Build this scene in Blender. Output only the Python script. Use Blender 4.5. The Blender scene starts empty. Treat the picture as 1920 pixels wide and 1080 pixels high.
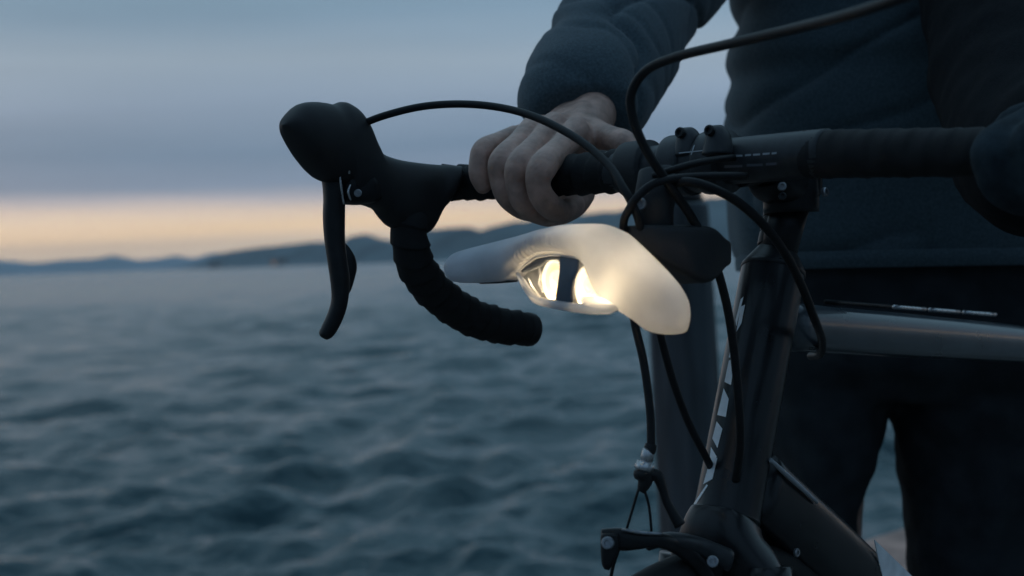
import bpy, bmesh, math, random
import numpy as np
from mathutils import Vector, Matrix, noise

random.seed(7)
rng = np.random.default_rng(7)
scene = bpy.context.scene
COL = scene.collection

# ------------------------------------------------------------------ camera
FPX = 2667.0                      # focal length in pixels of the 1920 wide photo (50 mm on 36 mm)
CAM = Vector((0, 0, 0.97))
PITCH, ROLL = math.atan(62 / FPX), math.radians(2.2)
_f = Vector((0, math.cos(PITCH), -math.sin(PITCH)))
_u0 = Vector((0, math.sin(PITCH), math.cos(PITCH)))
_r0 = Vector((1, 0, 0))
_r = _r0 * math.cos(ROLL) - _u0 * math.sin(ROLL)
_u = _r0 * math.sin(ROLL) + _u0 * math.cos(ROLL)
cd = bpy.data.cameras.new('camera')
cam = bpy.data.objects.new('camera', cd)
COL.objects.link(cam)
m = Matrix((_r, _u, -_f)).transposed().to_4x4()
m.translation = CAM
cam.matrix_world = m
cd.lens = 50; cd.sensor_width = 36
cd.clip_start = 0.05; cd.clip_end = 60000
cd.dof.use_dof = True
cd.dof.focus_distance = 1.04
cd.dof.aperture_fstop = 7.0
scene.camera = cam
def P(px, py, d):
    return CAM + (_f + _r * ((px - 960) / FPX) - _u * ((py - 540) / FPX)) * d

# ------------------------------------------------------------------ sky and sun
SUN_EL, SUN_AZ = math.radians(4), math.radians(-35)
w = bpy.data.worlds.new('World'); scene.world = w; w.use_nodes = True
nt = w.node_tree; nt.nodes.clear()
N = nt.nodes.new; L = nt.links.new
def lin(c):
    return tuple((v / 255 / 12.92) if v / 255 <= 0.04045 else ((v / 255 + 0.055) / 1.055) ** 2.4 for v in c)
tc = N('ShaderNodeTexCoord'); sx = N('ShaderNodeSeparateXYZ'); L(tc.outputs['Generated'], sx.inputs[0])
mp = N('ShaderNodeMapping'); mp.inputs['Scale'].default_value = (2.2, 2.2, 26); L(tc.outputs['Generated'], mp.inputs[0])
nz = N('ShaderNodeTexNoise'); nz.inputs['Scale'].default_value = 1.3; nz.inputs['Detail'].default_value = 5; nz.inputs['Roughness'].default_value = .5
L(mp.outputs[0], nz.inputs['Vector'])
def mth(op, a, b=None, clamp=False):
    n = N('ShaderNodeMath'); n.operation = op; n.use_clamp = clamp
    for i, v in enumerate((a, b)):
        if v is None: continue
        if isinstance(v, (int, float)): n.inputs[i].default_value = v
        else: L(v, n.inputs[i])
    return n.outputs[0]
nzc = mth('SUBTRACT', nz.outputs['Fac'], 0.5)
zz = mth('ADD', sx.outputs['Z'], mth('MULTIPLY', nzc, 0.022))
fac = mth('MULTIPLY', zz, 4.6, True)
cr = N('ShaderNodeValToRGB'); L(fac, cr.inputs[0])
stops = [(0.0, (246, 218, 212)), (0.05, (255, 222, 180)), (0.12, (252, 214, 166)), (0.165, (230, 204, 176)), (0.215, (186, 178, 180)),
         (0.25, (128, 144, 166)), (0.36, (110, 132, 156)), (0.50, (132, 150, 171)), (0.62, (142, 159, 175)), (0.78, (122, 147, 168)), (1.0, (116, 148, 168))]
el = cr.color_ramp.elements
while len(el) < len(stops): el.new(0.5)
for e, (p, c) in zip(el, stops):
    e.position = p; e.color = (*lin(c), 1)
# away from the afterglow (behind the camera) the low band is blue grey, not peach
cr2 = N('ShaderNodeValToRGB'); L(fac, cr2.inputs[0])
cr2.color_ramp.elements[0].color = (*lin((52, 68, 88)), 1); cr2.color_ramp.elements[1].color = (*lin((80, 104, 126)), 1)
glow = mth('MULTIPLY', mth('ADD', sx.outputs['Y'], 0.25), 1.3, True)
mx = N('ShaderNodeMixRGB'); L(glow, mx.inputs[0]); L(cr2.outputs[0], mx.inputs[1]); L(cr.outputs[0], mx.inputs[2])
# soft cloud modulation everywhere
mp2 = N('ShaderNodeMapping'); mp2.inputs['Scale'].default_value = (1.5, 1.5, 13); mp2.inputs['Location'].default_value = (3.1, 0, 0); L(tc.outputs['Generated'], mp2.inputs[0])
nz2 = N('ShaderNodeTexNoise'); nz2.inputs['Scale'].default_value = 1.6; nz2.inputs['Detail'].default_value = 4; L(mp2.outputs[0], nz2.inputs['Vector'])
cm = mth('ADD', mth('MULTIPLY', mth('SUBTRACT', nz2.outputs['Fac'], 0.5), 0.45), 1.08)
# the cloud deck is a little lighter overhead
zen = mth('ADD', 1.0, mth('MULTIPLY', mth('SUBTRACT', sx.outputs['Z'], 0.2, True), 1.0))
low = mth('ADD', 1.0, mth('MULTIPLY', mth('MULTIPLY', mth('SUBTRACT', 0.052, sx.outputs['Z']), 30.0, True), 0.62))   # afterglow under the cloud edge
amp = mth('MULTIPLY', mth('MULTIPLY', cm, zen), low)
mul = N('ShaderNodeMixRGB'); mul.blend_type = 'MULTIPLY'; mul.inputs[0].default_value = 1; L(mx.outputs[0], mul.inputs[1])
cmb = N('ShaderNodeCombineXYZ'); [L(amp, cmb.inputs[i]) for i in range(3)]
L(cmb.outputs[0], mul.inputs[2])
bg = N('ShaderNodeBackground'); L(mul.outputs[0], bg.inputs[0]); bg.inputs[1].default_value = 1.05
sky = N('ShaderNodeTexSky'); sky.sky_type = 'NISHITA'; sky.sun_disc = False
sky.sun_elevation = SUN_EL; sky.sun_rotation = SUN_AZ
bg2 = N('ShaderNodeBackground'); L(sky.outputs[0], bg2.inputs[0]); bg2.inputs[1].default_value = 0.004
ad = N('ShaderNodeAddShader'); L(bg.outputs[0], ad.inputs[0]); L(bg2.outputs[0], ad.inputs[1])
ow = N('ShaderNodeOutputWorld'); L(ad.outputs[0], ow.inputs[0])
sd = bpy.data.lights.new('sun', 'SUN'); sun = bpy.data.objects.new('sun', sd); COL.objects.link(sun)
sd.energy = 0.06; sd.angle = math.radians(60); sd.color = (1, .86, .74)
sdir = Vector((math.sin(SUN_AZ) * math.cos(SUN_EL + .2), math.cos(SUN_AZ) * math.cos(SUN_EL + .2), math.sin(SUN_EL + .2)))
sun.rotation_euler = sdir.to_track_quat('Z', 'Y').to_euler()
scene.view_settings.view_transform = 'Standard'; scene.view_settings.look = 'None'
scene.view_settings.exposure = 0; scene.view_settings.gamma = 1
scene.view_settings.use_curve_mapping = False
scene.cycles.volume_bounces = 1

# ------------------------------------------------------------------ materials
def mat(name, col, rough=.6, metal=0, bump=None, spec=.5, coat=0, var=None, sheen=0, stretch=None):
    """bump = (scale, strength, distance); var = (scale, amount) colour variation"""
    m = bpy.data.materials.new(name); m.use_nodes = True
    t = m.node_tree; b = t.nodes['Principled BSDF']
    b.inputs['Base Color'].default_value = (*col, 1); b.inputs['Roughness'].default_value = rough
    b.inputs['Metallic'].default_value = metal; b.inputs['Specular IOR Level'].default_value = spec
    b.inputs['Coat Weight'].default_value = coat; b.inputs['Sheen Weight'].default_value = sheen
    tcn = t.nodes.new('ShaderNodeTexCoord'); src = tcn.outputs['Object']
    if stretch:
        mpn = t.nodes.new('ShaderNodeMapping'); mpn.inputs['Scale'].default_value = stretch
        t.links.new(src, mpn.inputs[0]); src = mpn.outputs[0]
    if bump:
        n = t.nodes.new('ShaderNodeTexNoise'); n.inputs['Scale'].default_value = bump[0]; n.inputs['Detail'].default_value = 6
        t.links.new(src, n.inputs['Vector'])
        bp = t.nodes.new('ShaderNodeBump'); bp.inputs['Strength'].default_value = bump[1]; bp.inputs['Distance'].default_value = bump[2]
        t.links.new(n.outputs['Fac'], bp.inputs['Height']); t.links.new(bp.outputs[0], b.inputs['Normal'])
    if var:
        n = t.nodes.new('ShaderNodeTexNoise'); n.inputs['Scale'].default_value = var[0]; n.inputs['Detail'].default_value = 5
        t.links.new(src, n.inputs['Vector'])
        r = t.nodes.new('ShaderNodeValToRGB')
        lo = tuple(c * (1 - var[1]) for c in col); hi = tuple(min(1, c * (1 + var[1])) for c in col)
        r.color_ramp.elements[0].position = .3; r.color_ramp.elements[1].position = .7
        r.color_ramp.elements[0].color = (*lo, 1); r.color_ramp.elements[1].color = (*hi, 1)
        t.links.new(n.outputs['Fac'], r.inputs[0]); t.links.new(r.outputs[0], b.inputs['Base Color'])
        rr = t.nodes.new('ShaderNodeMapRange'); rr.inputs['To Min'].default_value = max(0, rough - .1); rr.inputs['To Max'].default_value = min(1, rough + .12)
        t.links.new(n.outputs['Fac'], rr.inputs['Value']); t.links.new(rr.outputs[0], b.inputs['Roughness'])
    return m
M = dict(
    tape=mat('tape', (.018, .018, .019), .75, bump=(900, .4, .0006), var=(60, .3), spec=.25),
    rubber=mat('rubber', (.016, .016, .017), .55, bump=(1400, .3, .0003), var=(50, .25), spec=.35),
    housing=mat('housing', (.012, .012, .013), .5, spec=.25, var=(200, .3)),
    black_metal=mat('black_metal', (.012, .0125, .014), .42, spec=.3, var=(90, .3), bump=(300, .05, .0003)),
    grey_metal=mat('grey_metal', (.035, .038, .042), .42, metal=.2, spec=.35, var=(120, .25)),
    frame=mat('frame', (.010, .011, .013), .3, spec=.35, coat=.12, var=(40, .3), bump=(60, .03, .0006)),
    silver=mat('silver', (.55, .55, .56), .28, metal=.9, var=(300, .2)),
    bolt=mat('bolt', (.30, .31, .33), .35, metal=.8, var=(400, .3)),
    decal=mat('decal', (.80, .81, .83), .4, var=(80, .12)),
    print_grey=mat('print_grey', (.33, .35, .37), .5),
    skin=mat('skin', (.46, .28, .22), .5, bump=(330, .55, .0012), var=(70, .32), spec=.4),
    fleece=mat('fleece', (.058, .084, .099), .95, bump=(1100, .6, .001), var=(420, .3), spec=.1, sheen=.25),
    denim=mat('denim', (.026, .030, .034), .92, bump=(600, .5, .001), var=(30, .3), spec=.12),
    shoe=mat('shoe', (.03, .03, .032), .7, var=(30, .3)),
    hair=mat('hair', (.03, .02, .015), .6, bump=(200, .6, .003)),
    strap=mat('strap', (.10, .115, .14), .6, bump=(500, .3, .0005), var=(70, .2)),
    bracket=mat('bracket', (.017, .018, .02), .6, bump=(1000, .3, .0004), var=(60, .3)),
    post=mat('post', (.045, .055, .062), .85, bump=(14, .6, .01), var=(9, .5), stretch=(3, 3, .4)),
    quay=mat('quay', (.16, .15, .14), .9, bump=(30, .5, .01), var=(5, .3)),
    kerb=mat('kerb', (.40, .24, .19), .85, bump=(25, .5, .01), var=(7, .35)),
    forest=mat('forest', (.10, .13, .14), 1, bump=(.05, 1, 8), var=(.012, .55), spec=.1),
    hazed_rock=mat('hazed_rock', (.22, .26, .30), 1, var=(.004, .3), spec=.1),  # far hills made paler, haze put into the colour
    house=mat('house', (.35, .33, .31), .9, var=(1.5, .15)),
    roof=mat('roof', (.10, .06, .05), .9, var=(1.5, .3)),
    rim=mat('rim', (.03, .03, .033), .3, metal=.5), tyre=mat('tyre', (.015, .015, .015), .8, bump=(300, .4, .001)),
)
# skin gets a little subsurface
M['skin'].node_tree.nodes['Principled BSDF'].inputs['Subsurface Weight'].default_value = .15
M['skin'].node_tree.nodes['Principled BSDF'].inputs['Subsurface Radius'].default_value = (.01, .004, .002)
def emit(name, col, s):
    m = bpy.data.materials.new(name); m.use_nodes = True
    b = m.node_tree.nodes['Principled BSDF']; b.inputs['Base Color'].default_value = (*col, 1)
    b.inputs['Emission Color'].default_value = (*col, 1); b.inputs['Emission Strength'].default_value = s
    return m
M['lit_frame'] = mat('lit_frame', (.055, .068, .08), .3, spec=.6, coat=.6, var=(40, .2))  # frame colour lightened, the light along the top tube painted in
M['shaded_hand'] = mat('shaded_hand', (.03, .042, .05), .9, bump=(700, .5, .001), var=(100, .3), spec=.15)  # near hand drawn dark, the shade there put into its colour
M['shaded_fleece'] = mat('shaded_fleece', (.012, .013, .015), .95, bump=(900, .6, .001), var=(300, .3), spec=.1)  # fleece darkened to stand for shade on the near arm
M['led'] = emit('led', (1, .82, .55), .55)
M['led_ring'] = emit('led_ring', (1, .86, .62), .95)
M['led_bright'] = emit('led_bright', (1, .84, .56), 1.05)
M['lamp_glass'] = emit('lamp_glass', (1, .6, .35), 1.2)
def frosted(name, col, trans=.6, rib=False):
    m = bpy.data.materials.new(name); m.use_nodes = True
    t = m.node_tree; t.nodes.clear(); n = t.nodes.new; l = t.links.new
    tr = n('ShaderNodeBsdfTranslucent'); tr.inputs[0].default_value = (*col, 1)
    p = n('ShaderNodeBsdfPrincipled'); p.inputs['Base Color'].default_value = (*col, 1); p.inputs['Roughness'].default_value = .42; p.inputs['Specular IOR Level'].default_value = .4
    mixs = n('ShaderNodeMixShader'); mixs.inputs[0].default_value = trans
    l(p.outputs[0], mixs.inputs[1]); l(tr.outputs[0], mixs.inputs[2])
    o = n('ShaderNodeOutputMaterial'); l(mixs.outputs[0], o.inputs[0])
    tcn = n('ShaderNodeTexCoord')
    nn = n('ShaderNodeTexNoise'); nn.inputs['Scale'].default_value = 120; nn.inputs['Detail'].default_value = 5; l(tcn.outputs['Object'], nn.inputs['Vector'])
    bp = n('ShaderNodeBump'); bp.inputs['Strength'].default_value = .12; bp.inputs['Distance'].default_value = .0006
    l(nn.outputs['Fac'], bp.inputs['Height']); l(bp.outputs[0], p.inputs['Normal'])
    rp = n('ShaderNodeValToRGB'); rp.color_ramp.elements[0].position = .3; rp.color_ramp.elements[1].position = .75
    rp.color_ramp.elements[0].color = tuple(c * .82 for c in col) + (1,); rp.color_ramp.elements[1].color = (*col, 1)
    n2 = n('ShaderNodeTexNoise'); n2.inputs['Scale'].default_value = 35; n2.inputs['Detail'].default_value = 3; l(tcn.outputs['Object'], n2.inputs['Vector'])
    l(n2.outputs['Fac'], rp.inputs[0]); l(rp.outputs[0], tr.inputs[0]); l(rp.outputs[0], p.inputs['Base Color'])
    return m
M['frosted'] = frosted('frosted', (.86, .87, .90), .55)
M['clear'] = frosted('clear', (.62, .64, .66), .5)

# ------------------------------------------------------------------ mesh helpers
def link(name, me, material, parent=None, smooth=True):
    if smooth:
        me.polygons.foreach_set('use_smooth', [True] * len(me.polygons))
    if material: me.materials.append(material)
    o = bpy.data.objects.new(name, me); COL.objects.link(o)
    if parent: o.parent = parent; o.matrix_parent_inverse = parent.matrix_world.inverted()
    return o
def empty(name, loc):
    o = bpy.data.objects.new(name, None); COL.objects.link(o); o.empty_display_size = .1
    o.location = loc; o.matrix_world = Matrix.Translation(loc)
    return o
def tag(o, label=None, cat=None, group=None, kind=None):
    if label: o['label'] = label
    if cat: o['category'] = cat
    if group: o['group'] = group
    if kind: o['kind'] = kind
    return o
def catmull(rows, n):
    """rows: list of float tuples; n samples per span"""
    a = np.array(rows, float); out = []
    for i in range(len(a) - 1):
        p0 = a[max(i - 1, 0)]; p1 = a[i]; p2 = a[i + 1]; p3 = a[min(i + 2, len(a) - 1)]
        for k in range(n):
            t = k / n
            out.append(.5 * ((2 * p1) + (-p0 + p2) * t + (2 * p0 - 5 * p1 + 4 * p2 - p3) * t * t + (-p0 + 3 * p1 - 3 * p2 + p3) * t ** 3))
    out.append(a[-1]); return np.array(out)
class MB:
    def __init__(s): s.v = []; s.f = []
    def add(s, v, f):
        o = len(s.v); s.v += [tuple(x) for x in v]; s.f += [tuple(i + o for i in q) for q in f]
        return s
    def build(s, name, material, parent=None, smooth=True):
        me = bpy.data.meshes.new(name); me.from_pydata(s.v, [], s.f); me.update()
        bm = bmesh.new(); bm.from_mesh(me); bmesh.ops.recalc_face_normals(bm, faces=bm.faces); bm.to_mesh(me); bm.free()
        return link(name, me, material, parent, smooth)
def rings_to_faces(nr, ns, closed=True, caps=True):
    f = []
    for i in range(nr - 1):
        for j in range(ns if closed else ns - 1):
            k = (j + 1) % ns
            f.append((i * ns + j, i * ns + k, (i + 1) * ns + k, (i + 1) * ns + j))
    if caps:
        f.append(tuple(range(ns))[::-1]); f.append(tuple((nr - 1) * ns + j for j in range(ns)))
    return f
def tube(rows, sides=12, n=8, round_caps=False, mod=None, mb=None):
    """rows: (Vector, radius); catmull smoothed tube"""
    a = catmull([(*p, r) for p, r in rows], n) if n > 1 else np.array([(*p, r) for p, r in rows])
    c = a[:, :3]; r = a[:, 3].copy()
    if round_caps:
        t0 = c[0] - c[1]; t0 /= np.linalg.norm(t0); t1 = c[-1] - c[-2]; t1 /= np.linalg.norm(t1)
        k = np.array([1, .92, .75, .5, .25])
        pre = [c[0] + t0 * r[0] * q * .8 for q in k]; post = [c[-1] + t1 * r[-1] * q * .8 for q in k[::-1]]
        kr = np.sqrt(1 - np.minimum(k, .998) ** 2)
        c = np.vstack([pre, c, post]); r = np.concatenate([r[0] * kr, r, r[-1] * kr[::-1]])
    tan = np.gradient(c, axis=0); tan /= np.linalg.norm(tan, axis=1)[:, None] + 1e-12
    seg = np.concatenate([[0], np.cumsum(np.linalg.norm(np.diff(c, axis=0), axis=1))])
    up = np.array([0, 0, 1.]) if abs(tan[0][2]) < .9 else np.array([1., 0, 0])
    nrm = np.cross(up, tan[0]); nrm /= np.linalg.norm(nrm)
    vs = []
    for i in range(len(c)):
        nrm = nrm - tan[i] * nrm.dot(tan[i]); nrm /= np.linalg.norm(nrm)
        b = np.cross(tan[i], nrm)
        for j in range(sides):
            th = 2 * math.pi * j / sides
            rr = r[i] + (mod(seg[i], th) if mod else 0)
            vs.append(c[i] + (nrm * math.cos(th) + b * math.sin(th)) * rr)
    mb = mb or MB()
    return mb.add(vs, rings_to_faces(len(c), sides))
def facets(poly, rounds=2):
    for _ in range(rounds):
        q = []
        for i in range(len(poly)):
            a, b = poly[i], poly[(i + 1) % len(poly)]
            q += [(a[0] * .8 + b[0] * .2, a[1] * .8 + b[1] * .2), (a[0] * .2 + b[0] * .8, a[1] * .2 + b[1] * .8)]
        poly = q
    return poly
def loft(st, sides=24, n=6, p=2.0, mb=None, mod=None, mirror=None, section=None):
    """st: (A point, B point, half thickness). A closed body whose section spans A..B and is 2*w deep"""
    a = catmull([(*A, *B, wd) for A, B, wd in st], n)
    A = a[:, :3]; B = a[:, 3:6]; wd = np.maximum(a[:, 6], 1e-5); c = (A + B) / 2; mj = (A - B) / 2
    if section: sides = len(section)
    tan = np.gradient(c, axis=0); vs = []; prev = None
    for i in range(len(c)):
        mn = np.cross(mj[i], tan[i]); l = np.linalg.norm(mn)
        mn = mn / l if l > 1e-12 else prev
        if prev is not None and mn.dot(prev) < 0: mn = -mn
        if prev is not None: mn = mn * .5 + prev * .5; mn /= np.linalg.norm(mn)
        prev = mn
        for j in range(sides):
            th = 2 * math.pi * j / sides
            co, si = math.cos(th), math.sin(th)
            e = 2 / p
            x = math.copysign(abs(co) ** e, co); y = math.copysign(abs(si) ** e, si)
            if section: x, y = section[j]; th = math.atan2(y, x)
            q = c[i] + mj[i] * x + mn * wd[i] * y
            if mod: q = q + mod(i / len(c), th, mj[i] * x + mn * wd[i] * y)
            vs.append(q)
    if mirror: vs = [mirror(Vector(v)) for v in vs]
    mb = mb or MB()
    return mb.add(vs, rings_to_faces(len(c), sides))
def box_mb(c, ax, ay, az, mb=None):
    """centre and three half axis vectors"""
    v = [c + ax * i + ay * j + az * k for i in (-1, 1) for j in (-1, 1) for k in (-1, 1)]
    f = [(0, 1, 3, 2), (4, 6, 7, 5), (0, 4, 5, 1), (2, 3, 7, 6), (0, 2, 6, 4), (1, 5, 7, 3)]
    return (mb or MB()).add(v, f)
def bevel(o, wd, seg=2):
    b = o.modifiers.new('b', 'BEVEL'); b.width = wd; b.segments = seg; b.limit_method = 'ANGLE'
    return o
def baked(o, material, name, parent, extra=None):
    """apply the modifiers through the depsgraph, drop the helper"""
    dg = bpy.context.evaluated_depsgraph_get()
    me = bpy.data.meshes.new_from_object(o.evaluated_get(dg)); me.name = name
    me.materials.clear(); old = o.data; bpy.data.objects.remove(o); bpy.data.meshes.remove(old)
    return me
def remeshed(mb, voxel, smooth=4):
    me = bpy.data.meshes.new('tmp'); me.from_pydata(mb.v, [], mb.f)
    bm = bmesh.new(); bm.from_mesh(me); bmesh.ops.recalc_face_normals(bm, faces=bm.faces); bm.to_mesh(me); bm.free()
    o = bpy.data.objects.new('tmp', me); COL.objects.link(o)
    r = o.modifiers.new('r', 'REMESH'); r.mode = 'VOXEL'; r.voxel_size = voxel
    s = o.modifiers.new('s', 'SMOOTH'); s.factor = .5; s.iterations = smooth
    return baked(o, None, 'm', None)
def disc_bolt(name, c, nrm, r, h, material, parent, hexhole=True):
    nrm = Vector(nrm).normalized(); q = nrm.to_track_quat('Z', 'Y').to_matrix()
    prof = [(0.0, 0), (r, 0), (r, h * .7), (r * .85, h), (r * .5, h), (r * .45, h * .4), (0.0001, h * .4)]
    vs = []; s = 16
    for rad, z in prof[1:]:
        for j in range(s):
            t = 2 * math.pi * j / s
            vs.append(Vector(c) + q @ Vector((rad * math.cos(t), rad * math.sin(t), z)))
    return MB().add(vs, rings_to_faces(len(prof) - 1, s)).build(name, material, parent, smooth=False)

# ------------------------------------------------------------------ water
SEA = -2.2
def build_water():
    nr = 1150
    rad = np.exp(np.linspace(math.log(5.0), math.log(30000), nr))
    ang = np.concatenate([np.linspace(-180, -30, 30)[:-1], np.linspace(-30, 30, 430), np.linspace(30, 180, 30)[1:]]) * math.pi / 180
    R, A = np.meshgrid(rad, ang, indexing='ij')
    X = R * np.sin(A); Y = R * np.cos(A); Z = np.zeros_like(X)
    dr = np.gradient(rad)[:, None]
    K = 180
    wl = np.exp(rng.uniform(math.log(.17), math.log(5.0), K))
    th = rng.normal(math.radians(116), .62, K)
    amp = .0185 * wl ** .72 * rng.uniform(.4, 1.3, K) * .55
    ph = rng.uniform(0, 6.28, K)
    for i in range(K):
        k = 2 * math.pi / wl[i]
        fade = np.clip((wl[i] / dr - 2.5) / 3.0, 0, 1)
        arg = k * (X * math.cos(th[i]) + Y * math.sin(th[i])) + ph[i]
        arg = arg + .5 * np.sin(k * .23 * (X * math.sin(th[i]) - Y * math.cos(th[i])) + ph[i] * 2)
        s = np.sin(arg)
        Z += fade * amp[i] * (s + .25 * (1 - 2 * s * s) * -1)
    gust = .75 + .35 * np.sin(X * .11 + Y * .05 + 1) * np.sin(Y * .045 + 2)
    Z *= gust
    v = np.stack([X, Y, Z + SEA], -1).reshape(-1, 3)
    na = len(ang)
    ii, jj = np.meshgrid(np.arange(nr - 1), np.arange(na - 1), indexing='ij')
    a = ii * na + jj
    q = np.stack([a, a + 1, a + na + 1, a + na], -1).reshape(-1, 4)
    me = bpy.data.meshes.new('water')
    me.vertices.add(len(v)); me.vertices.foreach_set('co', v.ravel())
    me.loops.add(q.size); me.loops.foreach_set('vertex_index', q.ravel()[::1])
    me.polygons.add(len(q)); me.polygons.foreach_set('loop_start', np.arange(0, q.size, 4)); me.polygons.foreach_set('loop_total', np.full(len(q), 4))
    me.update(calc_edges=True); me.validate()
    mt = bpy.data.materials.new('sea'); mt.use_nodes = True
    t = mt.node_tree; b = t.nodes['Principled BSDF']
    b.inputs['Base Color'].default_value = (.018, .060, .070, 1); b.inputs['Roughness'].default_value = .2; b.inputs['IOR'].default_value = 1.333
    tcn = t.nodes.new('ShaderNodeTexCoord'); mpn = t.nodes.new('ShaderNodeMapping'); mpn.inputs['Scale'].default_value = (1.1, 1.5, 1)
    mpn.inputs['Rotation'].default_value = (0, 0, .3)
    n = t.nodes.new('ShaderNodeTexNoise'); n.inputs['Scale'].default_value = 1.6; n.inputs['Detail'].default_value = 5
    t.links.new(tcn.outputs['Object'], mpn.inputs[0]); t.links.new(mpn.outputs[0], n.inputs['Vector'])
    bp = t.nodes.new('ShaderNodeBump'); bp.inputs['Strength'].default_value = .75; bp.inputs['Distance'].default_value = .26
    t.links.new(n.outputs['Fac'], bp.inputs['Height']); t.links.new(bp.outputs[0], b.inputs['Normal'])
    o = link('water', me, mt); tag(o, kind='structure')
    # sea bed closes the view below the surface
    return o
build_water()

# ------------------------------------------------------------------ hills across the fjord
def ridge(name, prof, D, back, rough, material, seed, sea_px=None):
    """prof: (px, py of the crest) as seen from the quay; D shore distance, back = depth of the range"""
    xs = [p[0] for p in prof]; ys = [p[1] for p in prof]
    px = np.linspace(xs[0], xs[-1], 520); rows = 26
    vs = []
    for k in range(rows):
        t = k / (rows - 1)                       # 0 shore, .45 crest, 1 behind
        up = math.sin(min(t / .45, 1) * math.pi / 2) ** .9 if t < .45 else math.cos((t - .45) / .55 * math.pi / 2)
        for x in px:
            py = np.interp(x, xs, ys); Dd = D(x); d = Dd * (1 + back * t)
            crest = P(x, py, Dd * (1 + back * .45))
            h = max(crest.z - SEA, 1)
            az = P(x, 500, d)
            nz_ = noise.fractal(Vector((x * .02, t * 6, seed)), .9, 2.1, 5) * rough
            z = SEA - 1 + (h + 1) * up * (1 + nz_ * (.25 + .75 * (1 - abs(up - .5)))) 
            vs.append((az.x, az.y, z))
    f = []
    nn = len(px)
    for k in range(rows - 1):
        for j in range(nn - 1):
            a = k * nn + j; f.append((a, a + 1, a + nn + 1, a + nn))
    o = MB().add(vs, f).build(name, material)
    return tag(o, kind='structure')
ridge('hills_near', [(300, 512), (360, 497), (400, 478), (440, 470), (500, 464), (550, 458), (610, 454), (640, 453), (660, 444), (690, 440), (712, 447), (735, 452), (765, 444), (808, 429),
      (850, 427), (885, 425), (902, 433), (932, 424), (978, 416), (1030, 408), (1080, 401), (1180, 395), (1260, 382), (1340, 372), (1420, 366), (1700, 350), (2100, 345), (2600, 372), (2900, 392), (3100, 398)],
      lambda x: np.interp(x, [300, 430, 830, 1400, 2600], [3400, 2100, 1350, 1100, 900]), .5, .10, M['forest'], 1.3)
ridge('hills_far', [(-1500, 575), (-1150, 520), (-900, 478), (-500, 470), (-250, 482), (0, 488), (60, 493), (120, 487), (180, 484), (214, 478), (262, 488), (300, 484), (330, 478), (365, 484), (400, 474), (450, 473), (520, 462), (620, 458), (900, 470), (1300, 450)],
      lambda x: 5200, .35, .05, M['hazed_rock'], 4.7)

# a few lit places on the far shore
def shore_house(px, d, wd, dp, h, label, lit):
    base = P(px, 500, d); base.z = SEA + 1.2
    root = empty('house', base); tag(root, label, 'house', 'houses on the far shore')
    X = Vector((1, 0, 0)); Y = Vector((0, 1, 0)); Z = Vector((0, 0, 1))
    box_mb(base + Z * h / 2, X * wd / 2, Y * dp / 2, Z * h / 2).build('wall', M['house'], root, False)
    a = base + Z * (h + .01)
    v = [a + X * i * wd * .55 + Y * j * dp * .55 for i in (-1, 1) for j in (-1, 1)] + [a + X * i * wd * .5 + Z * h * .6 for i in (-1, 1)]
    MB().add(v, [(0, 1, 3, 2), (0, 2, 5, 4), (1, 4, 5, 3), (0, 4, 1), (2, 3, 5)]).build('roof', M['roof'], root, False)
    for i in range(2):
        c = base + X * (i - .5) * wd * .45 + Z * h * .55 - Y * (dp / 2 + .06)
        box_mb(c, X * .6, Y * .05, Z * .6).build('window', M['lamp_glass'] if lit and i == 0 else M['frame'], root, False)
shore_house(521, 1270, 14, 9, 5, 'pale house with a lit window low on the far shore, left of the brake lever', True)
shore_house(404, 1400, 12, 8, 4, 'small pale house with unlit windows where the dark hills begin at the left', False)

# haze between here and the hills
hz = bpy.data.materials.new('haze'); hz.use_nodes = True
t = hz.node_tree; t.nodes.clear()
vo = t.nodes.new('ShaderNodeVolumePrincipled'); vo.inputs['Color'].default_value = (.86, .93, 1, 1); vo.inputs['Density'].default_value = 1.8e-4
vo.inputs['Anisotropy'].default_value = .0
oo = t.nodes.new('ShaderNodeOutputMaterial'); t.links.new(vo.outputs[0], oo.inputs['Volume'])
hb = box_mb(Vector((0, 3000, (130 - 4.3) / 2)), Vector((7500, 0, 0)), Vector((0, 4500, 0)), Vector((0, 0, (130 + 4.3) / 2)))
hazeo = tag(hb.build('haze', hz, None, False), kind='stuff')

# ------------------------------------------------------------------ quay
def quay_edge(x): return 3.85 + 1.0 * (x - 1.04)
def prism(poly, z0, z1, mb=None):
    n = len(poly)
    v = [(x, y, z0) for x, y in poly] + [(x, y, z1) for x, y in poly]
    f = [tuple(range(n))[::-1], tuple(range(n, 2 * n))] + [(i, (i + 1) % n, n + (i + 1) % n, n + i) for i in range(n)]
    return (mb or MB()).add(v, f)
pl = [(-9, -12), (12, -12), (12, quay_edge(12)), (-2.4, quay_edge(-2.4)), (-9, quay_edge(-2.4))]
tag(prism(pl, -3.2, .088).build('quay', M['quay'], None, False), kind='structure')
ed = Vector((1, 1.0, 0)).normalized(); en = Vector((-1.0, 1, 0)).normalized()
kerb_root = empty('kerb', Vector((1.04, 3.85, .088))); tag(kerb_root, kind='structure')
for i in range(-4, 12):
    c = Vector((1.04, 3.85, .088)) + ed * (i * 1.0 + .2) - en * .16
    s = box_mb(c + Vector((0, 0, .055 + .003 * (i % 3))), ed * .494, en * .15, Vector((0, 0, .052))).build('kerb_stone', M['kerb'], kerb_root, False)
    bevel(s, .012)

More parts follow.
